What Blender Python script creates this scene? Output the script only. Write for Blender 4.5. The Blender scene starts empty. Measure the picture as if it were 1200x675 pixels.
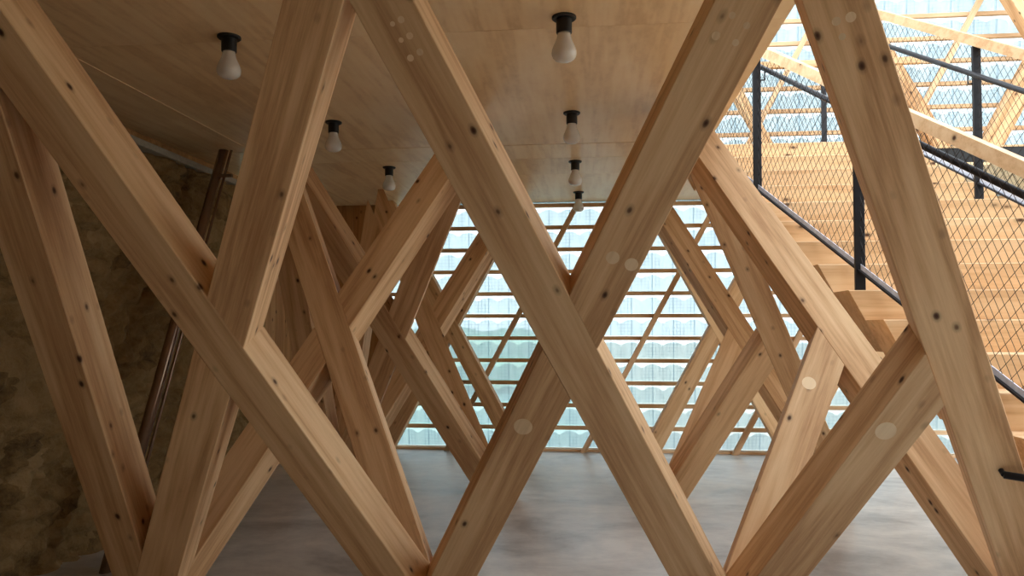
import bpy, bmesh, math, random
from mathutils import Vector, Matrix, noise
random.seed(7)
C = bpy.context.scene.collection
V = Vector

# ------------------------------------------------------------------ materials
def mat(name):
    m = bpy.data.materials.new(name); m.use_nodes = True
    nt = m.node_tree; nt.nodes.clear()
    out = nt.nodes.new('ShaderNodeOutputMaterial')
    return m, nt, out

def N(nt, kind, **kw):
    n = nt.nodes.new(kind)
    for k, v in kw.items():
        if k.startswith('i_'):
            key = k[2:]
            key = int(key) if key.isdigit() else key.replace('_', ' ')
            n.inputs[key].default_value = v
        else:
            setattr(n, k, v)
    return n

def ramp(nt, stops, interp='LINEAR'):
    r = nt.nodes.new('ShaderNodeValToRGB')
    r.color_ramp.interpolation = interp
    el = r.color_ramp.elements
    while len(el) < len(stops): el.new(0.5)
    for e, (p, c) in zip(el, stops):
        e.position = p; e.color = (*c, 1) if len(c) == 3 else c
    return r

def lin(r, g, b):
    f = lambda c: (c / 255 / 12.92) if c / 255 <= .04045 else ((c / 255 + .055) / 1.055) ** 2.4
    return (f(r), f(g), f(b))

def principled(nt, out, rough=.5, metal=0.0, spec=.5):
    b = nt.nodes.new('ShaderNodeBsdfPrincipled')
    b.inputs['Roughness'].default_value = rough
    b.inputs['Metallic'].default_value = metal
    b.inputs['Specular IOR Level'].default_value = spec
    nt.links.new(b.outputs[0], out.inputs[0])
    return b

def plain(name, col, rough=.5, metal=0.0, spec=.5, var=.15, scale=30):
    m, nt, out = mat(name)
    b = principled(nt, out, rough, metal, spec)
    tc = N(nt, 'ShaderNodeTexCoord')
    no = N(nt, 'ShaderNodeTexNoise', i_Scale=scale, i_Detail=4.0)
    nt.links.new(tc.outputs['Object'], no.inputs['Vector'])
    r = ramp(nt, [(.3, tuple(c * (1 - var) for c in col)), (.7, tuple(min(1, c * (1 + var)) for c in col))])
    nt.links.new(no.outputs['Fac'], r.inputs[0]); nt.links.new(r.outputs[0], b.inputs['Base Color'])
    return m

def wood(name, pale, mid, dark, knots=True, grain=(1.1, 26, 26), rough=.62, knot_scale=(5.5, 8.5, 8.5), tint=.10):
    """grain runs along local X"""
    m, nt, out = mat(name)
    L = nt.links.new
    b = principled(nt, out, rough, 0, .3)
    tc = N(nt, 'ShaderNodeTexCoord'); oi = N(nt, 'ShaderNodeObjectInfo')
    mul = N(nt, 'ShaderNodeMath', operation='MULTIPLY', i_1=57.0); L(oi.outputs['Random'], mul.inputs[0])
    cmb = N(nt, 'ShaderNodeCombineXYZ')
    for k in range(3): L(mul.outputs[0], cmb.inputs[k])
    add = N(nt, 'ShaderNodeVectorMath', operation='ADD'); L(tc.outputs['Object'], add.inputs[0]); L(cmb.outputs[0], add.inputs[1])
    # broad figure: rings distorted along the length
    m1 = N(nt, 'ShaderNodeVectorMath', operation='MULTIPLY', i_1=(.45, 6.0, 6.0)); L(add.outputs[0], m1.inputs[0])
    n1 = N(nt, 'ShaderNodeTexNoise', i_Scale=1.0, i_Detail=3.0, i_Roughness=.55); L(m1.outputs[0], n1.inputs['Vector'])
    rings = N(nt, 'ShaderNodeMath', operation='MULTIPLY', i_1=24.0); L(n1.outputs['Fac'], rings.inputs[0])
    sn = N(nt, 'ShaderNodeMath', operation='SINE'); L(rings.outputs[0], sn.inputs[0])
    # fine fibres
    m2 = N(nt, 'ShaderNodeVectorMath', operation='MULTIPLY', i_1=tuple(g for g in grain)); L(add.outputs[0], m2.inputs[0])
    n2 = N(nt, 'ShaderNodeTexNoise', i_Scale=3.0, i_Detail=5.0, i_Roughness=.7); L(m2.outputs[0], n2.inputs['Vector'])
    # soft tone patches
    n3 = N(nt, 'ShaderNodeTexNoise', i_Scale=.9, i_Detail=2.0); L(add.outputs[0], n3.inputs['Vector'])
    s1 = N(nt, 'ShaderNodeMath', operation='MULTIPLY_ADD', i_1=.13, i_2=.1); L(sn.outputs[0], s1.inputs[0])
    s2 = N(nt, 'ShaderNodeMath', operation='MULTIPLY_ADD', i_1=.55); L(n2.outputs['Fac'], s2.inputs[0]); L(s1.outputs[0], s2.inputs[2])
    s3 = N(nt, 'ShaderNodeMath', operation='MULTIPLY_ADD', i_1=.40); L(n3.outputs['Fac'], s3.inputs[0]); L(s2.outputs[0], s3.inputs[2])
    r = ramp(nt, [(.32, dark), (.52, mid), (.78, pale)]); L(s3.outputs[0], r.inputs[0])
    col = r.outputs[0]
    if knots:
        mk = N(nt, 'ShaderNodeVectorMath', operation='MULTIPLY', i_1=knot_scale); L(add.outputs[0], mk.inputs[0])
        vo = N(nt, 'ShaderNodeTexVoronoi', i_Scale=1.0); L(mk.outputs[0], vo.inputs['Vector'])
        nk = N(nt, 'ShaderNodeTexNoise', i_Scale=22.0, i_Detail=2.0); L(add.outputs[0], nk.inputs['Vector'])
        dk = N(nt, 'ShaderNodeMath', operation='MULTIPLY_ADD', i_1=.05); L(nk.outputs['Fac'], dk.inputs[0]); L(vo.outputs['Distance'], dk.inputs[2])
        rk = ramp(nt, [(.06, (1, 1, 1)), (.10, (.8, .8, .8)), (.13, (.3, .3, .3)), (.21, (0, 0, 0))]); L(dk.outputs[0], rk.inputs[0])
        mx = N(nt, 'ShaderNodeMix', data_type='RGBA'); mx.inputs[7].default_value = (*lin(70, 40, 20), 1)
        L(rk.outputs[0], mx.inputs[0]); L(col, mx.inputs[6]); col = mx.outputs[2]
    # each timber a little different
    hs = N(nt, 'ShaderNodeHueSaturation')
    mv = N(nt, 'ShaderNodeMath', operation='MULTIPLY_ADD', i_1=2 * tint, i_2=1 - tint); L(oi.outputs['Random'], mv.inputs[0])
    L(mv.outputs[0], hs.inputs['Value']); L(col, hs.inputs['Color'])
    L(hs.outputs[0], b.inputs['Base Color'])
    bp = N(nt, 'ShaderNodeBump', i_Strength=.12, i_Distance=.004); L(n2.outputs['Fac'], bp.inputs['Height']); L(bp.outputs[0], b.inputs['Normal'])
    return m

M = {}
M['beam'] = wood('spruce_beam', lin(231, 195, 150), lin(212, 170, 125), lin(180, 135, 92))
M['plug'] = wood('spruce_plug', lin(240, 214, 176), lin(232, 204, 164), lin(214, 184, 144), knots=False)
M['batten'] = wood('batten_wood', lin(228, 194, 156), lin(214, 178, 138), lin(190, 152, 114), knots=False)
M['step'] = wood('step_wood', lin(236, 200, 156), lin(226, 186, 140), lin(205, 160, 114), knot_scale=(3.2, 6.5, 6.5))
M['board'] = wood('board_wood', lin(196, 150, 98), lin(178, 132, 84), lin(150, 106, 64))
M['ply'] = wood('ceiling_plywood', lin(246, 220, 178), lin(238, 208, 163), lin(220, 186, 140), knots=False, grain=(2.2, 5, 5), rough=.38, tint=.05)
M['black'] = plain('black_steel', lin(34, 34, 38), .42, .3)
M['rail_edge'] = plain('grey_flat_bar', lin(70, 74, 86), .35, .6)
M['strip'] = plain('sky_sheen_strip', lin(214, 220, 234), .3, .1)  # pale blue colour stands in for the sky reflecting in the bar
M['blackplastic'] = plain('black_lamp_holder', lin(14, 14, 15), .5)
M['pipe'] = plain('brown_steel', lin(158, 130, 110), .24, .6, var=.12, scale=6)
M['ledge'] = plain('grey_ledge', lin(150, 142, 126), .6)
M['wire'] = plain('net_wire', lin(48, 40, 36), .45, .5)

def concrete():
    m, nt, out = mat('polished_concrete'); L = nt.links.new
    b = principled(nt, out, .34, 0, .45)
    tc = N(nt, 'ShaderNodeTexCoord')
    mp = N(nt, 'ShaderNodeMapping', i_Scale=(.8, 1.15, 1)); L(tc.outputs['Object'], mp.inputs[0])
    n1 = N(nt, 'ShaderNodeTexNoise', i_Scale=1.3, i_Detail=6.0, i_Roughness=.6, i_Distortion=.6); L(mp.outputs[0], n1.inputs['Vector'])
    n2 = N(nt, 'ShaderNodeTexNoise', i_Scale=9.0, i_Detail=6.0, i_Roughness=.7); L(mp.outputs[0], n2.inputs['Vector'])
    a = N(nt, 'ShaderNodeMath', operation='MULTIPLY_ADD', i_1=.3); L(n2.outputs['Fac'], a.inputs[0]); L(n1.outputs['Fac'], a.inputs[2])
    r = ramp(nt, [(.46, lin(158, 158, 157)), (.64, lin(200, 200, 198)), (.82, lin(228, 227, 223))]); L(a.outputs[0], r.inputs[0])
    L(r.outputs[0], b.inputs['Base Color'])
    rr = N(nt, 'ShaderNodeMath', operation='MULTIPLY_ADD', i_1=.3, i_2=.2); L(n1.outputs['Fac'], rr.inputs[0]); L(rr.outputs[0], b.inputs['Roughness'])
    return m
M['concrete'] = concrete()

def stone():
    m, nt, out = mat('rubble_stone'); L = nt.links.new
    b = principled(nt, out, .9, 0, .2)
    tc = N(nt, 'ShaderNodeTexCoord')
    mp = N(nt, 'ShaderNodeMapping', i_Scale=(1, 1.0, 1.9)); L(tc.outputs['Object'], mp.inputs[0])
    nw = N(nt, 'ShaderNodeTexNoise', i_Scale=2.5, i_Detail=3.0); L(mp.outputs[0], nw.inputs['Vector'])
    ad = N(nt, 'ShaderNodeVectorMath', operation='MULTIPLY_ADD', i_1=(.35, .35, .35)); L(nw.outputs['Color'], ad.inputs[0]); L(mp.outputs[0], ad.inputs[2])
    vo = N(nt, 'ShaderNodeTexVoronoi', i_Scale=2.6); L(ad.outputs[0], vo.inputs['Vector'])
    hsv = N(nt, 'ShaderNodeSeparateColor'); L(vo.outputs['Color'], hsv.inputs[0])
    n2 = N(nt, 'ShaderNodeTexNoise', i_Scale=8.0, i_Detail=8.0, i_Roughness=.75); L(tc.outputs['Object'], n2.inputs['Vector'])
    a = N(nt, 'ShaderNodeMath', operation='MULTIPLY_ADD', i_1=.3); L(hsv.outputs[0], a.inputs[0]); L(n2.outputs['Fac'], a.inputs[2])
    r = ramp(nt, [(.34, lin(84, 64, 38)), (.58, lin(146, 116, 74)), (.95, lin(182, 152, 106))]); L(a.outputs[0], r.inputs[0])
    L(r.outputs[0], b.inputs['Base Color'])
    bp = N(nt, 'ShaderNodeBump', i_Strength=1.0, i_Distance=.05); L(n2.outputs['Fac'], bp.inputs['Height']); L(bp.outputs[0], b.inputs['Normal'])
    return m
M['stone'] = stone()

def glass_tile():
    m, nt, out = mat('wired_glass_tile'); L = nt.links.new
    tc = N(nt, 'ShaderNodeTexCoord')
    sep = N(nt, 'ShaderNodeSeparateXYZ'); L(tc.outputs['Object'], sep.inputs[0])
    # cast-in wire grid and ribs of the tile
    def lines(sock, period, width):
        d = N(nt, 'ShaderNodeMath', operation='DIVIDE', i_1=period); L(sock, d.inputs[0])
        f = N(nt, 'ShaderNodeMath', operation='FRACT'); L(d.outputs[0], f.inputs[0])
        c = N(nt, 'ShaderNodeMath', operation='LESS_THAN', i_1=width); L(f.outputs[0], c.inputs[0]); return c
    a = lines(sep.outputs[0], .0425, .10); c = lines(sep.outputs[2], .041, .10); e = lines(sep.outputs[0], .255, .035)
    mx = N(nt, 'ShaderNodeMath', operation='MAXIMUM'); L(a.outputs[0], mx.inputs[0]); L(c.outputs[0], mx.inputs[1])
    n = N(nt, 'ShaderNodeTexNoise', i_Scale=9.0, i_Detail=3.0)
    mp = N(nt, 'ShaderNodeMapping', i_Scale=(1.0, 1, .35)); L(tc.outputs['Object'], mp.inputs[0]); L(mp.outputs[0], n.inputs['Vector'])
    rn = ramp(nt, [(.42, (0, 0, 0)), (.62, (1, 1, 1))]); L(n.outputs['Fac'], rn.inputs[0])
    mm = N(nt, 'ShaderNodeMath', operation='MULTIPLY'); L(mx.outputs[0], mm.inputs[0]); L(rn.outputs[0], mm.inputs[1])
    m2 = N(nt, 'ShaderNodeMath', operation='MAXIMUM'); L(mm.outputs[0], m2.inputs[0]); L(e.outputs[0], m2.inputs[1])
    colr = ramp(nt, [(0, (.83, .865, .875)), (1, (.60, .67, .71))]); L(m2.outputs[0], colr.inputs[0])
    tr = N(nt, 'ShaderNodeBsdfTransparent'); L(colr.outputs[0], tr.inputs[0])
    tl = N(nt, 'ShaderNodeBsdfTranslucent'); L(colr.outputs[0], tl.inputs[0])
    gl = N(nt, 'ShaderNodeBsdfGlossy', i_Roughness=.15)
    s1 = N(nt, 'ShaderNodeMixShader', i_0=.26); L(tr.outputs[0], s1.inputs[1]); L(tl.outputs[0], s1.inputs[2])
    fr = N(nt, 'ShaderNodeFresnel', i_IOR=1.35)
    s2 = N(nt, 'ShaderNodeMixShader'); L(fr.outputs[0], s2.inputs[0]); L(s1.outputs[0], s2.inputs[1]); L(gl.outputs[0], s2.inputs[2])
    L(s2.outputs[0], out.inputs[0])
    return m
M['tile'] = glass_tile()

def bulb_mat():
    m, nt, out = mat('frosted_bulb'); L = nt.links.new
    b = principled(nt, out, .18, 0, .5)
    lw = N(nt, 'ShaderNodeTexCoord'); sp = N(nt, 'ShaderNodeSeparateXYZ'); L(lw.outputs['Object'], sp.inputs[0])
    r = ramp(nt, [(0, lin(236, 232, 224)), (1, lin(222, 216, 206))]); L(sp.outputs[2], r.inputs[0])
    L(r.outputs[0], b.inputs['Base Color'])
    b.inputs['Transmission Weight'].default_value = .25
    b.inputs['Subsurface Weight'].default_value = 0.0
    return m
M['bulb'] = bulb_mat()

def ground_mat():
    m, nt, out = mat('lawn_and_gravel'); L = nt.links.new
    b = principled(nt, out, .95, 0, .1)
    tc = N(nt, 'ShaderNodeTexCoord'); sp = N(nt, 'ShaderNodeSeparateXYZ'); L(tc.outputs['Object'], sp.inputs[0])
    n = N(nt, 'ShaderNodeTexNoise', i_Scale=.5, i_Detail=4.0); L(tc.outputs['Object'], n.inputs['Vector'])
    a = N(nt, 'ShaderNodeMath', operation='MULTIPLY_ADD', i_1=3.0); L(n.outputs['Fac'], a.inputs[0]); L(sp.outputs[0], a.inputs[2])
    mr = N(nt, 'ShaderNodeMapRange'); mr.inputs[1].default_value = .5; mr.inputs[2].default_value = 3.0; L(a.outputs[0], mr.inputs[0])
    r = ramp(nt, [(0, lin(150, 186, 170)), (.5, lin(168, 194, 182)), (1, lin(208, 204, 184))]); L(mr.outputs[0], r.inputs[0])
    L(r.outputs[0], b.inputs['Base Color'])
    return m
M['ground'] = ground_mat()
M['hedge'] = plain('hedge_leaves', lin(112, 160, 132), .9, var=.25, scale=3)
M['render_wall'] = plain('pale_render', lin(214, 196, 190), .9, var=.05, scale=1)

# ------------------------------------------------------------------ helpers
def tag(o, label=None, cat=None, group=None, kind=None):
    if label: o['label'] = label
    if cat: o['category'] = cat
    if group: o['group'] = group
    if kind: o['kind'] = kind
    return o

def link(o, parent=None):
    C.objects.link(o)
    if parent is not None: o.parent = parent
    return o

def empty(name, loc=(0, 0, 0), parent=None):
    o = bpy.data.objects.new(name, None); o.location = loc; o.empty_display_size = .1
    return link(o, parent)

def obj(name, bm, m, parent=None, loc=None, mw=None, smooth=False):
    me = bpy.data.meshes.new(name)
    bmesh.ops.recalc_face_normals(bm, faces=bm.faces)
    if smooth:
        for f in bm.faces: f.smooth = True
    bm.to_mesh(me); bm.free()
    me.materials.append(m)
    o = bpy.data.objects.new(name, me)
    if loc is not None: o.location = loc
    if mw is not None: o.matrix_world = mw
    return link(o, parent)

def box(bm, x0, x1, y0, y1, z0, z1, bev=0):
    vs = [bm.verts.new((x, y, z)) for x in (x0, x1) for y in (y0, y1) for z in (z0, z1)]
    F = [(0, 1, 3, 2), (4, 6, 7, 5), (0, 4, 5, 1), (2, 3, 7, 6), (0, 2, 6, 4), (1, 5, 7, 3)]
    fs = [bm.faces.new([vs[i] for i in f]) for f in F]
    if bev:
        es = list({e for f in fs for e in f.edges})
        bmesh.ops.bevel(bm, geom=es, offset=bev, segments=1, affect='EDGES')
    return bm

def cyl(bm, p, q, r, n=16, r2=None):
    p, q = V(p), V(q); d = (q - p).normalized()
    a = d.orthogonal().normalized(); b = d.cross(a)
    r2 = r if r2 is None else r2
    A = [bm.verts.new(p + (a * math.cos(t) + b * math.sin(t)) * r) for t in [2 * math.pi * k / n for k in range(n)]]
    B = [bm.verts.new(q + (a * math.cos(t) + b * math.sin(t)) * r2) for t in [2 * math.pi * k / n for k in range(n)]]
    for k in range(n): bm.faces.new((A[k], A[(k + 1) % n], B[(k + 1) % n], B[k]))
    bm.faces.new(A[::-1]); bm.faces.new(B)
    return bm

def lathe(bm, prof, n=28):
    rings = []
    for r, z in prof:
        if r < 1e-6: rings.append([bm.verts.new((0, 0, z))])
        else: rings.append([bm.verts.new((r * math.cos(2 * math.pi * k / n), r * math.sin(2 * math.pi * k / n), z)) for k in range(n)])
    for a, b in zip(rings, rings[1:]):
        for k in range(n):
            k2 = (k + 1) % n
            if len(a) == 1 and len(b) == 1: continue
            if len(a) == 1: bm.faces.new((a[0], b[k2], b[k]))
            elif len(b) == 1: bm.faces.new((a[k], a[k2], b[0]))
            else: bm.faces.new((a[k], a[k2], b[k2], b[k]))
    return bm

def clip(bm, co, no):
    """keep the side the normal points away from"""
    r = bmesh.ops.bisect_plane(bm, geom=bm.verts[:] + bm.edges[:] + bm.faces[:], dist=1e-6, plane_co=co, plane_no=no, clear_outer=True)
    es = [g for g in r['geom_cut'] if isinstance(g, bmesh.types.BMEdge) and g.is_valid and len(g.link_faces) == 1]
    if es: bmesh.ops.contextual_create(bm, geom=es)

def frame(x, y, z, o):
    m = Matrix((x, y, z)).transposed().to_4x4(); m.translation = o
    return m

# ------------------------------------------------------------------ the timber lattice
X0, S, Y1, D, H = -2.366, 1.5227, 3.953, 1.4438, 2.9345
BA, BB = .2042, .2227            # beam width in its plane, depth across it
CEIL = 3.08
XN = lambda i: X0 + S * i

class Beam:
    def __init__(self, p, q, n, a=BA, b=BB):
        self.p, self.q = V(p), V(q); self.a, self.b = a, b
        self.d = (self.q - self.p).normalized()
        self.n = V(n).normalized()
        self.s = self.d.cross(self.n).normalized()
        if self.s.x < 0: self.s = -self.s
        self.clips = []; self.over = None; self.under = None; self.plugs = []
    def solid(self, zlo=None, zhi=None, ext=.6):
        bm = bmesh.new(); h, w, c = self.a / 2, self.b / 2, .003
        prof = [(-h + c, -w), (h - c, -w), (h, -w + c), (h, w - c), (h - c, w), (-h + c, w), (-h, w - c), (-h, -w + c)]
        L = (self.q - self.p).length
        A = [bm.verts.new(self.p - self.d * ext + self.s * u + self.n * v) for u, v in prof]
        B = [bm.verts.new(self.q + self.d * ext + self.s * u + self.n * v) for u, v in prof]
        for k in range(8): bm.faces.new((A[k], A[(k + 1) % 8], B[(k + 1) % 8], B[k]))
        bm.faces.new(A[::-1]); bm.faces.new(B)
        for co, no in self.clips: clip(bm, co, no)
        if zlo is not None: clip(bm, self.p + self.n * zlo, -self.n)
        if zhi is not None: clip(bm, self.p + self.n * zhi, self.n)
        return bm
    def side(self, sgn, gap=.0):
        return self.p + self.s * sgn * (self.a / 2 + gap), self.s * sgn
    def build(self, label, group):
        parts = []
        if self.over is None and self.under is None:
            parts = [self.solid()]
        else:
            other = self.over or self.under
            (c1, n1), (c2, n2) = other.side(1, .0008), other.side(-1, .0008)
            half = self.solid(.0006, None) if self.over else self.solid(None, -.0006)
            (i1, _), (i2, _) = other.side(1), other.side(-1)
            clip(half, c1, n1); clip(half, c2, n2)      # the half-lap inside the crossing
            parts = [half]
            for co, no in ((c1, n1), (c2, n2)):
                b = self.solid(); clip(b, co, -no)      # full section outside it
                if b.faces: parts.append(b)
        bm = bmesh.new()
        for b in parts:
            me = bpy.data.meshes.new('t'); b.to_mesh(me); b.free(); bm.from_mesh(me); bpy.data.meshes.remove(me)
        mw = frame(self.d, self.n.cross(self.d), self.n, (self.p + self.q) / 2)
        bmesh.ops.transform(bm, matrix=mw.inverted(), verts=bm.verts)
        o = obj('timber_strut', bm, M['beam'], mw=mw)
        tag(o, label, 'timber', group, 'thing')
        for (pt, r) in self.plugs:
            loc = mw.inverted() @ V(pt); loc.z = self.b / 2
            pb = bmesh.new(); cyl(pb, (loc.x, loc.y, loc.z - .012), (loc.x, loc.y, loc.z + .0008), r, 24)
            obj('wood_plug', pb, M['plug'], o)
        return o

# camera model, used to aim the camera and to seat the dowel plugs on the faces they were measured on
F_PX, YAW, PITCH, CY = 883.04, .1028, .0352, 355.0
EYE = V((0, 0, 1.5))
def ray(x, y):
    xr, u, d = (x - 600) / F_PX, -(y - CY) / F_PX, 1.0
    c, s = math.cos(PITCH), math.sin(PITCH); yr, z = d * c - u * s, d * s + u * c
    c, s = math.cos(YAW), math.sin(YAW)
    return V((xr * c - yr * s, xr * s + yr * c, z))

PLANES = {1: (Y1, Y1 - D), 2: (Y1, Y1 + D), 3: (Y1 + 2 * D, Y1 + D), 4: (Y1 + 2 * D, Y1 + 3 * D)}
ROW = {1: 'nearest row', 2: 'second row', 3: 'third row', 4: 'fourth row by the glass'}
beams = {}
ROLL = -5.5                                          # this timber stands slightly twisted
def lattice_beam(pl, i, j):
    yf, yt = PLANES[pl]
    p, q = V((XN(i), yf, 0)), V((XN(j), yt, H))
    v = V((0, yt - yf, H)).normalized(); n = V((1, 0, 0)).cross(v)
    if (pl, i, j) == (1, 3, 2): n = Matrix.Rotation(math.radians(ROLL), 3, (q - p).normalized()) @ n
    b = Beam(p, q, n)
    b.clips += [((0, 0, 0), (0, 0, -1)), ((0, 0, CEIL - .004), (0, 0, 1))]
    sg = 1 if pl in (2, 4) else -1                      # back to back rows share their feet and heads
    b.clips.append(((0, yf + sg * .001, 0), (0, -sg, 0)))
    if pl != 4: b.clips.append(((0, yt - sg * .001, 0), (0, sg, 0)))
    if j > i:
        b.clips += [((XN(i) + .001, 0, 0), (-1, 0, 0)), ((XN(j) - .001, 0, 0), (1, 0, 0))]
    elif j < i:
        b.clips += [((XN(i) - .001, 0, 0), (1, 0, 0)), ((XN(j) + .001, 0, 0), (-1, 0, 0))]
    beams[(pl, i, j)] = b
    return b

for pl in (1, 2, 3, 4):
    for k in (0, 1):                                    # full crosses
        r = lattice_beam(pl, k, k + 1); l = lattice_beam(pl, k + 1, k)
        l.over = r; r.under = l
    l = lattice_beam(pl, 3, 2); r = lattice_beam(pl, 2, 3)   # last bay: the right-leaning timber stops at the left-leaning one
    co, no = l.side(-1, .0008); r.clips.append((co, -no))
    v = lattice_beam(pl, 0, 0)                          # closing timber along the stone wall
    co, no = beams[(pl, 0, 1)].side(-1, .0008); v.clips.append((co, -no))
    co, no = beams[(pl, 1, 0)].side(-1, .0008); v.clips.append((co, -no))

# pale dowel plugs
for key, pts in {
    (1, 1, 2): [(613, 500, 11), (718, 302, 8), (740, 310, 8), (875, 30, 4), (862, 50, 4), (839, 42, 5), (858, 18, 4)],
    (1, 2, 3): [(1038, 505, 12)],
    (1, 2, 1): [(470, 23, 4), (480, 42, 4), (492, 61, 4), (470, 47, 3), (460, 28, 3), (481, 68, 4)],
    (1, 3, 2): [(997, 20, 6), (980, 25, 5), (987, 43, 4)],
    (2, 2, 3): [(948, 449, 8)]}.items():
    b = beams[key]
    for x, y, r in pts:
        d = ray(x, y); p0 = b.p + b.n * b.b / 2
        t = (p0 - EYE).dot(b.n) / d.dot(b.n)
        b.plugs.append((EYE + d * t, r * t / F_PX * 1.0))

CROSS = {0: 'left cross', 1: 'centre cross', 2: 'right cross'}
for (pl, i, j), b in beams.items():
    if i == j: lab = 'leaning closing timber beside the stone wall in the %s' % ROW[pl]
    elif j > i: lab = 'timber rising to the right in the %s of the %s' % (CROSS[min(i, j)], ROW[pl])
    else: lab = 'timber rising to the left in the %s of the %s' % (CROSS[min(i, j)], ROW[pl])
    b.build(lab, 'leaning timbers of the lattice rows')

# upright lattice standing just inside the glass wall
YF, SF, ZF, TF = 9.06, 1.595, 1.55, .535
FX = [-1.685, -.09, 1.505, 3.10]
fa = {}
def facade(xc, sgn, z0=0, z1=CEIL - .004, zc=ZF, a=.19):
    p = V((xc + sgn * TF * (z0 - zc), YF, z0)); q = V((xc + sgn * TF * (z1 - zc), YF, z1))
    b = Beam(p, q, (0, -1, 0), a=a, b=.18)
    b.clips += [((0, 0, z0), (0, 0, -1)), ((0, 0, z1), (0, 0, 1))]
    return b
names = ['left', 'centre', 'right', 'far right']
for k, xc in enumerate(FX):
    l, r = facade(xc, -1), facade(xc, 1)
    l.over = r; r.under = l
    for b, s in ((l, -1), (r, 1)):                      # mitre against the neighbours
        x_low, x_high = xc - s * TF * ZF, xc + s * TF * (CEIL - ZF)
        if k > 0: b.clips.append(((xc - SF / 2 + .001, 0, 0), (-1, 0, 0)))
        if k < 3: b.clips.append(((xc + SF / 2 - .001, 0, 0), (1, 0, 0)))
    l.build('upright timber against the glass wall rising left in the %s cross' % names[k], 'upright timbers at the glass wall')
    r.build('upright timber against the glass wall rising right in the %s cross' % names[k], 'upright timbers at the glass wall')
LAND = 3.27
uppers = [((1.87, 4.05), -1, LAND + .002, 5.9, .11, 'upper timber rising left behind the left netted guard, against the glass'),
          ((3.58, 4.38), -1, LAND + .002, 5.9, .17, 'upper timber rising left behind the far guard, left of its black post'),
          ((4.78, 4.02), 1, LAND + .002, 4.95, .21, 'broad upper timber rising right behind the far guard at the photo edge'),
          ((4.84, 5.35), -1, LAND + .002, 6.4, .21, 'broad upper timber rising left in the top right corner above the far guard')]
ub = [facade(xc, sg, z0, z1, zc, a) for (xc, zc), sg, z0, z1, a, lab in uppers]
co, no = ub[2].side(-1, .0008); ub[1].clips.append((co, -no))
co, no = ub[3].side(-1, .0008); ub[2].clips.append((co, -no))
for b, u in zip(ub, uppers): b.build(u[5], 'upright timbers of the upper floor')

# ------------------------------------------------------------------ setting: floor, ceiling, walls
XR, YB, YC = 6.6, 9.35, -3.0
bm = bmesh.new(); box(bm, -3.9, XR, YC, YB + .25, -.25, 0)
tag(obj('floor', bm, M['concrete']), kind='structure')

ceil_root = tag(empty('ceiling', (0, 0, CEIL)), kind='structure')
bm = bmesh.new(); box(bm, -3.9, 1.0, YC, 6.38, .03, .17); box(bm, 1.0, XR, YC, 1.2, .03, .17); box(bm, -3.9, .78, 6.38, 7.62, .03, .17); box(bm, -3.9, XR, 7.62, YB + .2, .03, .17)  # near right bay is unseen, added to cut frontal light
obj('ceiling_deck', bm, M['blackplastic'], ceil_root)
bm = bmesh.new(); box(bm, -2.9705, -2.9645, YC, 6.37, -.004, .02); obj('joint_strip', bm, M['plug'], ceil_root)
def sheet(x0, x1, y0, y1):
    # grain along the sheet's length, across the room's depth
    w, l = (x1 - x0) / 2, (y1 - y0) / 2
    bm = bmesh.new(); box(bm, -l, l, -w, w, 0, .03)
    o = obj('ceiling_panel', bm, M['ply'], ceil_root, loc=((x0 + x1) / 2, (y0 + y1) / 2, 0)); o.rotation_euler.z = math.pi / 2
g = .003
xs = [(-3.6, -2.97), (-2.965, -1.0), (-.997, 1.0)]
for y0, y1 in ((YC, -.6), (-.6, 1.45), (1.45, 3.9), (3.9, 6.372), (6.388, 6.898), (6.903, 7.62), (7.62, 9.3)):
    for x0, x1 in xs:
        if y0 > 6 and y1 < 8 and x1 == 1.0: x1 = .78
        sheet(x0 + g / 2, x1 - g / 2, y0 + g / 2, y1 - g / 2)
for x0, x1 in ((1.0, 2.9), (2.9, 4.8), (4.8, 6.5)): sheet(x0 + g / 2, x1 - g / 2, 7.62, 9.3); sheet(x0 + g / 2, x1 - g / 2, YC, 1.2)  # second sheet lines the unseen bay that blocks light near the camera

# stone wall on the left: rough coursed rubble
bm = bmesh.new(); ny, nz = 430, 120; ya, yb, zt = YC, 7.45, 2.87
grid = []
for a in range(ny + 1):
    col = []
    for b in range(nz + 1):
        y, z = ya + (yb - ya) * a / ny, zt * b / nz
        w = V((y * 1.0, z * 1.9, 3.1)); w += noise.noise_vector(w * 1.3) * .35
        dist, _ = noise.voronoi(w * 3.6)
        e = min(.35, dist[1] - dist[0]) / .35
        x = -3.43 + .085 * e ** .5 - .06 * max(0, noise.noise(V((y * 2.3, z * 4.5, 9))) - .28) * 4 + .05 * noise.fractal(V((y * 3, z * 3, 0)), 1, 2, 4) + .03 * noise.noise(V((y * .7, z * .8, 5)))
        if b == 0: x += .03
        col.append(bm.verts.new((x, y, z)))
    grid.append(col)
for a in range(ny):
    for b in range(nz): bm.faces.new((grid[a][b], grid[a + 1][b], grid[a + 1][b + 1], grid[a][b + 1]))
bk = [bm.verts.new((-3.85, y, z)) for y, z in ((ya, 0), (yb, 0), (yb, zt), (ya, zt))]
bm.faces.new(bk)
bm.faces.new([grid[a][nz] for a in range(ny + 1)] + [bk[2], bk[3]])
bm.faces.new([grid[ny][b] for b in range(nz + 1)][::-1] + [bk[1], bk[2]][::-1][::-1])
tag(obj('wall_left', bm, M['stone'], smooth=True), kind='structure')
bm = bmesh.new(); box(bm, -3.62, -3.33, YC, 7.45, 2.872, 2.925, .004)
tag(obj('trim_1', bm, M['ledge']), kind='structure')
bm = bmesh.new(); box(bm, -3.66, -3.603, YC, 7.45, 2.927, 3.109)
tag(obj('trim_2', bm, M['board']), kind='structure')

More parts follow.
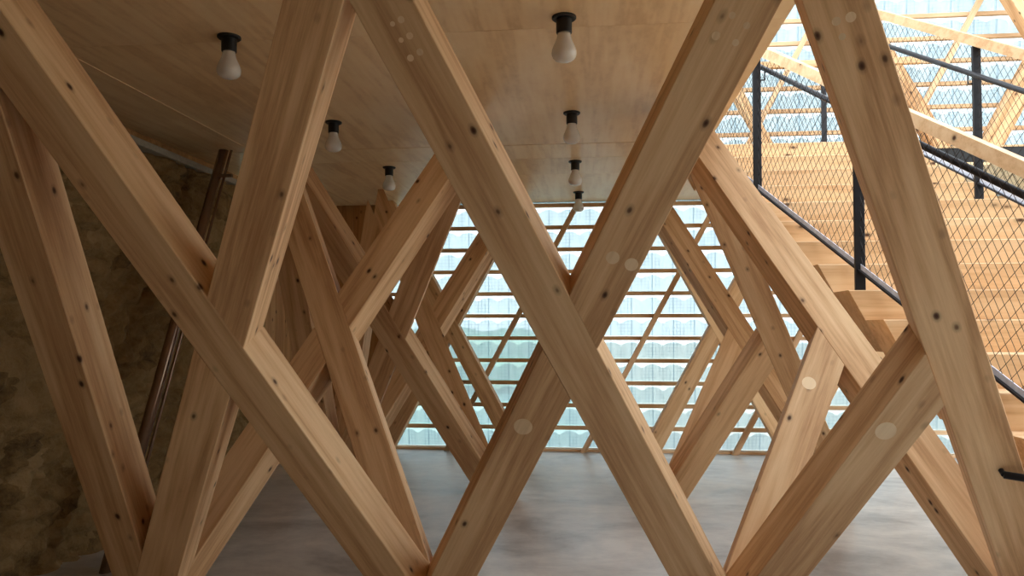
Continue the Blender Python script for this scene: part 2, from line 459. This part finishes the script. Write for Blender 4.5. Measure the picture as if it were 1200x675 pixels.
def planks(root, n, x0, x1, y0, y1, z1, along_x):
    for k in range(n):
        a, b = k / n, (k + 1) / n
        bm = bmesh.new()
        if along_x:
            u0, u1 = x0 + (x1 - x0) * a + .002, x0 + (x1 - x0) * b - .002
            w, t = (u1 - u0) / 2, (y1 - y0) / 2; c = ((u0 + u1) / 2, (y0 + y1) / 2, z1 / 2)
            box(bm, -z1 / 2, z1 / 2, -w, w, -t, t, .003)
            mw = frame(V((0, 0, 1)), V((1, 0, 0)), V((0, 1, 0)), V(c))
        else:
            u0, u1 = y0 + (y1 - y0) * a + .002, y0 + (y1 - y0) * b - .002
            w, t = (u1 - u0) / 2, (x1 - x0) / 2; c = ((x0 + x1) / 2, (u0 + u1) / 2, z1 / 2)
            box(bm, -z1 / 2, z1 / 2, -w, w, -t, t, .003)
            mw = frame(V((0, 0, 1)), V((0, 1, 0)), V((-1, 0, 0)), V(c))
        o = obj('wall_plank', bm, M['board'], mw=mw); o.parent = root
r = tag(empty('wall_far_left'), kind='structure'); planks(r, 7, -3.50, -3.44, 7.46, 9.30, 3.075, False)

# glass wall: overlapping wavy-edged rows of wired glass tiles on battens
wall = tag(empty('wall_back', (0, YB, 0)), kind='structure')
r = tag(empty('wall_back_left'), kind='structure'); planks(r, 4, -3.44, -2.56, YB - .03, YB + .03, 3.109, True)
GX0, GX1, STEP, NROW = -2.55, XR - .05, .276, 24
nx = int((GX1 - GX0) / .02125)
def tile_row(k):
    z0, z1 = .012 + STEP * (k - 1), .012 + STEP * k
    bm = bmesh.new(); nz = 4; th = .006
    layers = []
    for side in (0, 1):
        rows = []
        for b in range(nz + 1):
            row = []
            for a in range(nx + 1):
                x = GX0 + (GX1 - GX0) * a / nx
                ph = 2 * math.pi * x / .255
                top = z1 - .062 + .020 * math.cos(ph) - .006 * math.cos(2 * ph)
                low = z0 - .245 if k > 1 else .033
                z = top + (low - top) * b / nz
                y = .06 + .05 * b / nz + .006 * math.cos(ph) + side * th
                row.append(bm.verts.new((x, y, z)))
            rows.append(row)
        layers.append(rows)
    for rows in layers:
        for b in range(nz):
            for a in range(nx): bm.faces.new((rows[b][a], rows[b][a + 1], rows[b + 1][a + 1], rows[b + 1][a]))
    for b in (0, nz):
        for a in range(nx): bm.faces.new((layers[0][b][a], layers[0][b][a + 1], layers[1][b][a + 1], layers[1][b][a]))
    for a in (0, nx):
        for b in range(nz): bm.faces.new((layers[0][b][a], layers[0][b + 1][a], layers[1][b + 1][a], layers[1][b][a]))
    obj('glass_tile_row', bm, M['tile'], wall)
for k in range(1, NROW + 1): tile_row(k)
for k in range(1, NROW + 1):
    z = .012 + STEP * k
    bm = bmesh.new(); box(bm, GX0 - .0, GX1, -.0, .05, -.024, .024, .003)
    obj('batten', bm, M['batten'], wall, loc=(0, 0, z))
bm = bmesh.new(); box(bm, GX0, GX1, -.02, .12, 0, .032, .004); obj('sill', bm, M['batten'], wall)
for xb in (-3.52, -1.78, -.085, 1.72, 3.50, 5.25):
    # slim braces rising to the right in front of the battens
    z1 = 6.6
    b = Beam((xb, YB - .045, 0), (xb + .535 * z1, YB - .045, z1), (0, -1, 0), a=.062, b=.07)
    b.clips += [((0, 0, 0), (0, 0, -1)), ((0, 0, z1), (0, 0, 1)), ((GX0, 0, 0), (-1, 0, 0)), ((GX1, 0, 0), (1, 0, 0))]
    if xb < -3: b.clips.append(((0, 0, 2.2), (0, 0, -1)))
    bm = b.solid(ext=.2)
    mw = frame(b.d, b.n.cross(b.d), b.n, b.p); bmesh.ops.transform(bm, matrix=mw.inverted(), verts=bm.verts)
    o = obj('slim_brace', bm, M['batten'], mw=Matrix.Translation((0, -YB, 0)) @ mw); o.parent = wall

# unseen rest of the shell; front's dark stone, right's length set for the light
bm = bmesh.new(); box(bm, -3.9, XR, YC - .12, YC, 0, 6.9)
tag(obj('wall_front', bm, M['stone']), kind='structure')

bm = bmesh.new(); box(bm, XR, XR + .1, YC, 1.2, 0, 6.9)
tag(obj('wall_right', bm, M['board']), kind='structure')

# ------------------------------------------------------------------ lamps
def lamp_parts(parent):
    bm = bmesh.new(); lathe(bm, [(0, 0), (.062, 0), (.062, -.008), (.056, -.013), (0, -.013)]); obj('ceiling_rose', bm, M['blackplastic'], parent)
    bm = bmesh.new(); lathe(bm, [(0, -.0135), (.040, -.0135), (.040, -.080), (.038, -.084), (0, -.084)]); obj('lamp_holder', bm, M['blackplastic'], parent)
    bm = bmesh.new(); z = -.0845
    prof = [(0, 0), (.033, 0), (.034, .012), (.038, .030), (.045, .047), (.053, .064), (.060, .082), (.063, .098), (.062, .110), (.057, .123), (.047, .134), (.033, .141), (.016, .1445), (0, .145)]
    lathe(bm, [(r, z - h) for r, h in prof], 32); obj('bulb', bm, M['bulb'], parent, smooth=True)
lamps = [(-1.931, 3.838, 'nearest bare bulb of the left row, between two broad timbers'),
         (-1.936, 5.52, 'second bare bulb of the left row, right of the broad leaning timber'),
         (-1.939, 7.13, 'third bare bulb of the left row, over the plank corner'),
         (-.124, 3.767, 'nearest and largest bare bulb of the right row under the plywood ceiling'),
         (-.125, 5.457, 'second bare bulb of the right row, just before the ceiling joint'),
         (-.131, 7.054, 'third bare bulb of the right row, behind the ceiling joint'),
         (-.123, 8.647, 'smallest bare bulb of the right row, in front of the glass tiles')]
proto = None
for x, y, lab in lamps:
    if proto is None:
        proto = empty('ceiling_lamp', (x, y, CEIL)); lamp_parts(proto); o = proto
    else:
        o = proto.copy(); C.objects.link(o); o.location = (x, y, CEIL)
        for ch in proto.children:
            c = ch.copy(); C.objects.link(c); c.parent = o
    tag(o, lab, 'lamp', 'bare bulb lamps on the plywood ceiling')

# ------------------------------------------------------------------ steel brace by the stone wall
pb, pt = V((-2.985, 4.44, 0)), V((-3.20, 6.285, 3.075))
t = tag(empty('steel_brace', pb), 'leaning brown steel tube pair in front of the rough stone wall', 'steel brace')
d = pt - pb; side = V((1, 0, 0))
def cut_tube(off, r, n=18):
    bm = bmesh.new(); o = side * off
    cyl(bm, o - d * .1, o + d * 1.1, r, n)
    clip(bm, V((0, 0, 0)), V((0, 0, -1))); clip(bm, V((0, 0, pt.z)), V((0, 0, 1)))
    return bm
obj('main_tube', cut_tube(0, .040), M['pipe'], t, smooth=True)
obj('slim_tube', cut_tube(.072, .011, 12), M['pipe'], t, smooth=True)
bm = bmesh.new(); c = d * .915
box(bm, c.x - .02, c.x + .15, c.y - .03, c.y + .0, c.z - .012, c.z + .012); obj('bracket', bm, M['pipe'], t)

# ------------------------------------------------------------------ stair
ZS, YS, GO, RI = 1.3686, 4.3547, .29594, .19
stair = tag(empty('staircase', (2.5, 3.0, 0)), 'pale timber stair with a slanting left side, climbing away behind netted guards', 'staircase')
xl = lambda z: 1.63 - .52 * (z - 1.743)
xr = lambda z: 3.30 - .52 * (z - 2.53)
off = stair.location
bm_m = M['step']
for k in range(-6, 11):
    y, z = YS + k * GO, ZS + k * RI
    y2 = y + GO * (1.0 if k < 10 else 1.0)
    bm = bmesh.new()
    xm = (xl(z) + xr(z)) / 2
    box(bm, xl(z) - 1.0 - xm, xr(z) + 1.0 - xm, y - off.y, y2 - off.y - .0004, max(z - RI - .20, .001), z, .006)
    for e, s in ((xl, -1), (xr, 1)):
        clip(bm, V((e(z) - xm, 0, z)), V((s, 0, s * .52)))
    o = obj('step', bm, bm_m, stair, loc=(xm - off.x, 0, 0))
bm = bmesh.new()                                       # sloping underside carrying the steps
for e0 in (0,):
    ys, ye = YS - 6 * GO + .05, YS + 10 * GO - .002
    f = lambda yy: ZS + (yy - YS) / GO * RI - .02
    pts = []
    for yy in (ys, ye):
        for dz in (-.56, -.40):
            z = f(yy) + dz
            z = max(z, .002)
            pts.append([V((xl(z) + .12, yy, z)), V((xr(z) - .12, yy, z))])
    vs = [bm.verts.new(p - off) for pr in pts for p in pr]
    bmesh.ops.convex_hull(bm, input=vs)
obj('stringer_slab', bm, M['step'], stair)
# landing at the head of the stair
bm = bmesh.new(); box(bm, 1.02, XR - .02, YS + 10 * GO + GO + .004, YB - .05, CEIL + .172, LAND)
tag(obj('trim_3', bm, M['step']), kind='structure')

# ------------------------------------------------------------------ netted guards
DG = V((-.332, 1.0, .645))
def net(bm, org, u, w, U0, U1, W0, W1, pu, pw, r):
    """diamond net between U0..U1 along u and W0..W1 along w (w vertical)"""
    nrm = u.cross(w).normalized()
    def wire(a, b):
        p, q = org + u * a[0] + w * a[1], org + u * b[0] + w * b[1]
        dd = (q - p)
        if dd.length < .01: return
        dd.normalize(); s = dd.cross(nrm).normalized()
        ring = []
        for base in (p, q):
            ring.append([bm.verts.new(base + s * r * math.cos(t) + nrm * r * math.sin(t)) for t in (0.5, 2.594, 4.69)])
        for k in range(3): bm.faces.new((ring[0][k], ring[0][(k + 1) % 3], ring[1][(k + 1) % 3], ring[1][k]))
    sl = pw / pu; Lw = (W1 - W0) / sl
    k0 = int((U0 - Lw) / pu) - 1; k1 = int((U1 + Lw) / pu) + 2
    for k in range(k0, k1):
        for s in (1, -1):
            a0 = k * pu; pts = []
            ua, ub = (a0, a0 + s * Lw)
            t0, t1 = 0.0, 1.0
            du = ub - ua
            lo, hi = (U0 - ua) / du, (U1 - ua) / du
            if lo > hi: lo, hi = hi, lo
            t0, t1 = max(0, lo), min(1, hi)
            if t1 - t0 < .01: continue
            wire((ua + du * t0, W0 + (W1 - W0) * t0), (ua + du * t1, W0 + (W1 - W0) * t1))

def bar(bm, p, q, up, w, h):
    """rectangular bar along p-q: w across, h along up"""
    p, q = V(p), V(q); dd = (q - p).normalized(); s = dd.cross(V(up)).normalized(); u = s.cross(dd).normalized()
    vs = []
    for b in (p, q):
        for i, j in ((-1, -1), (1, -1), (1, 1), (-1, 1)): vs.append(bm.verts.new(b + s * i * w / 2 + u * j * h / 2))
    for f in ((0, 1, 2, 3), (7, 6, 5, 4), (0, 4, 5, 1), (1, 5, 6, 2), (2, 6, 7, 3), (3, 7, 4, 0)): bm.faces.new([vs[i] for i in f])

def guard(label, base, t0, t1, z_rail, z_cap, z_hand, posts, inner, tops=None):
    g = tag(empty('stair_guard', base), label, 'stair guard')
    at = lambda t, z: V((DG.x * t, t, z - base.z + DG.z * t))
    bm = bmesh.new(); bar(bm, at(t0, z_cap + .035), at(t1, z_cap + .035), (0, 0, 1), .062, .072); obj('wood_cap', bm, M['step'], g)
    bm = bmesh.new(); bar(bm, at(t0, z_rail), at(t1, z_rail), (0, 0, 1), .045, .012); obj('bottom_bar', bm, M['black'], g)
    bm = bmesh.new(); bar(bm, at(t0, z_rail + .0225), at(t1, z_rail + .0225), (0, 0, 1), .006, .032); tag(obj('lacing_strip', bm, M['strip'], g), 'lacing strip with the pale sky reflection painted in')
    ho = V((inner, 0, 0))
    bm = bmesh.new(); cyl(bm, at(t0, z_hand) + ho, at(t1 - .0, z_hand) + ho, .020, 14); obj('handrail', bm, M['black'], g, smooth=True)
    bm = bmesh.new(); net(bm, V((0, 0, z_rail - base.z)), DG, V((0, 0, 1)), t0, t1, .006, z_cap - z_rail + .0, .060, .098, .0019); obj('wire_net', bm, M['wire'], g)
    for t, zb in posts:
        bm = bmesh.new(); p = at(t, 0); x, y = p.x, p.y
        zt = z_cap + DG.z * t - base.z - .005
        box(bm, x - .032, x + .032, y - .012, y + .012, zb - base.z, zt, .003); pst = obj('post', bm, M['black'], g)
        zz = z_hand + DG.z * t - base.z; i = inner
        bm = bmesh.new(); cyl(bm, (x, y, zz - .09), (x + i, y, zz - .09), .006, 8); cyl(bm, (x + i, y, zz - .094), (x + i, y, zz - .018), .006, 8); obj('rail_bracket', bm, M['black'], pst)
    return g
P2 = V((1.718, 5.007, 1.7615))
tread = lambda y: ZS + math.floor((y - YS + .012) / GO) * RI + .0005
lp = []
for t in (-1.36, 0, 1.145):
    lp.append((t, tread(P2.y + t)))
guard('near stair guard with black net, wood cap and two black posts, left of the treads', P2, -1.75, 2.25, 1.882, 2.985, 2.851, lp, .065)
PF = V((3.045, 6.23, 2.532 + .0))
fp = [(t, tread(PF.y + t)) for t in (-1.145, 0)]
guard('far stair guard with black net and wood cap on the far side of the treads', PF, -2.4, 1.05, 2.655, 3.745, 3.53, fp, -.065)
# guard along the landing edge
lg = tag(empty('landing_guard', (2.6, 8.55, LAND)), 'level guard with black net on the landing, in front of the glass wall', 'landing guard')
bm = bmesh.new(); bar(bm, (-1.55, 0, 1.17), (1.0, 0, 1.17), (0, 0, 1), .06, .07); obj('wood_cap', bm, M['step'], lg)
bm = bmesh.new(); bar(bm, (-1.55, 0, .10), (1.0, 0, .10), (0, 0, 1), .04, .012); obj('bottom_bar', bm, M['rail_edge'], lg)
bm = bmesh.new(); net(bm, V((0, 0, .10)), V((1, 0, 0)), V((0, 0, 1)), -1.55, 1.0, .006, 1.03, .06, .098, .0019); obj('wire_net', bm, M['wire'], lg)
for x in (-1.5, -.02):
    bm = bmesh.new(); box(bm, x - .028, x + .028, -.012, .012, 0, 1.134, .003); obj('post', bm, M['black'], lg)

# black rail end fixed to the right-hand front timber
b = beams[(1, 3, 2)]
dd = ray(1173, 551); tt = (b.p + b.n * b.b / 2 - EYE).dot(b.n) / dd.dot(b.n); p = EYE + dd * tt
rl = tag(empty('black_rail', p), 'black round rail ending on the big right-hand timber at the photo edge', 'rail')
bm = bmesh.new(); e = V((1.0, -.30, -.12)).normalized()
cyl(bm, b.n * .030, b.n * .030 + e * .9, .016, 16); obj('rail_tube', bm, M['black'], rl, smooth=True)
bm = bmesh.new(); cyl(bm, b.n * .0008, b.n * .03, .011, 12); obj('rail_bracket', bm, M['black'], rl)

# ------------------------------------------------------------------ outside, seen through the glass
bm = bmesh.new(); box(bm, -60, 60, YB + .26, 90, -.6, -.1); box(bm, XR + .12, 60, -40, YB + .26, -.6, -.1)
tag(obj('ground', bm, M['ground']), kind='structure')
bm = bmesh.new(); rnd = random.Random(3)
bmesh.ops.create_grid(bm, x_segments=60, y_segments=1, size=1)
bm.free(); bm = bmesh.new()
nxh, prof = 70, [(-.7, 0), (-.85, .6), (-.75, 1.2), (-.4, 1.55), (.1, 1.6), (.55, 1.35), (.75, .7), (.65, 0)]
rows = []
for a in range(nxh + 1):
    x = -5.5 + 11.0 * a / nxh
    s = 1 + .10 * noise.noise(V((x * 1.3, 0, 0)))
    rows.append([bm.verts.new((x, u * s + .12 * noise.noise(V((x * 2, u * 3, w))), max(0, w * s + .1 * noise.noise(V((x * 2.2, u, w * 2)))) if w > 0 else 0)) for u, w in prof])
for a in range(nxh):
    for k in range(len(prof) - 1): bm.faces.new((rows[a][k], rows[a + 1][k], rows[a + 1][k + 1], rows[a][k + 1]))
    bm.faces.new((rows[a][-1], rows[a + 1][-1], rows[a + 1][0], rows[a][0]))
bm.faces.new(rows[0]); bm.faces.new(rows[-1][::-1])
tag(obj('hedge', bm, M['hedge'], loc=(-6.2, 19.5, -.1), smooth=True), 'blurred green hedge outside, behind the lower glass tiles at the left', 'hedge')

# ------------------------------------------------------------------ sky and camera
w = bpy.data.worlds.new('World'); bpy.context.scene.world = w; w.use_nodes = True
nt = w.node_tree; nt.nodes.clear(); L = nt.links.new
out = nt.nodes.new('ShaderNodeOutputWorld'); bg = N(nt, 'ShaderNodeBackground', i_Strength=1.5); L(bg.outputs[0], out.inputs[0])
tc = N(nt, 'ShaderNodeTexCoord'); sp = N(nt, 'ShaderNodeSeparateXYZ'); L(tc.outputs['Generated'], sp.inputs[0])
n = N(nt, 'ShaderNodeTexNoise', i_Scale=2.5, i_Detail=4.0); L(tc.outputs['Generated'], n.inputs['Vector'])
a = N(nt, 'ShaderNodeMath', operation='MULTIPLY_ADD', i_1=.25); L(n.outputs['Fac'], a.inputs[0]); L(sp.outputs[2], a.inputs[2])
r = ramp(nt, [(0, (.92, .98, 1.0)), (.45, (.87, .95, 1.0)), (1, (.82, .91, 1.0))]); L(a.outputs[0], r.inputs[0]); L(r.outputs[0], bg.inputs['Color'])

cam = bpy.data.cameras.new('camera'); co = bpy.data.objects.new('camera', cam); C.objects.link(co)
cam.sensor_width = 36; cam.lens = 36 * F_PX / 1200; cam.shift_y = (CY - 337.5) / 1200
cam.clip_start = .05; cam.clip_end = 300
co.location = EYE
co.rotation_euler = (math.pi / 2 + PITCH, 0, YAW)
sc = bpy.context.scene; sc.camera = co
sc.view_settings.view_transform = 'Standard'; sc.view_settings.look = 'None'; sc.view_settings.gamma = 1
sc.view_settings.use_curve_mapping = False; sc.view_settings.exposure = 1.2
sc.cycles.transparent_max_bounces = 24
sc.cycles.max_bounces = 12; sc.cycles.diffuse_bounces = 6
sc.cycles.use_denoising = True
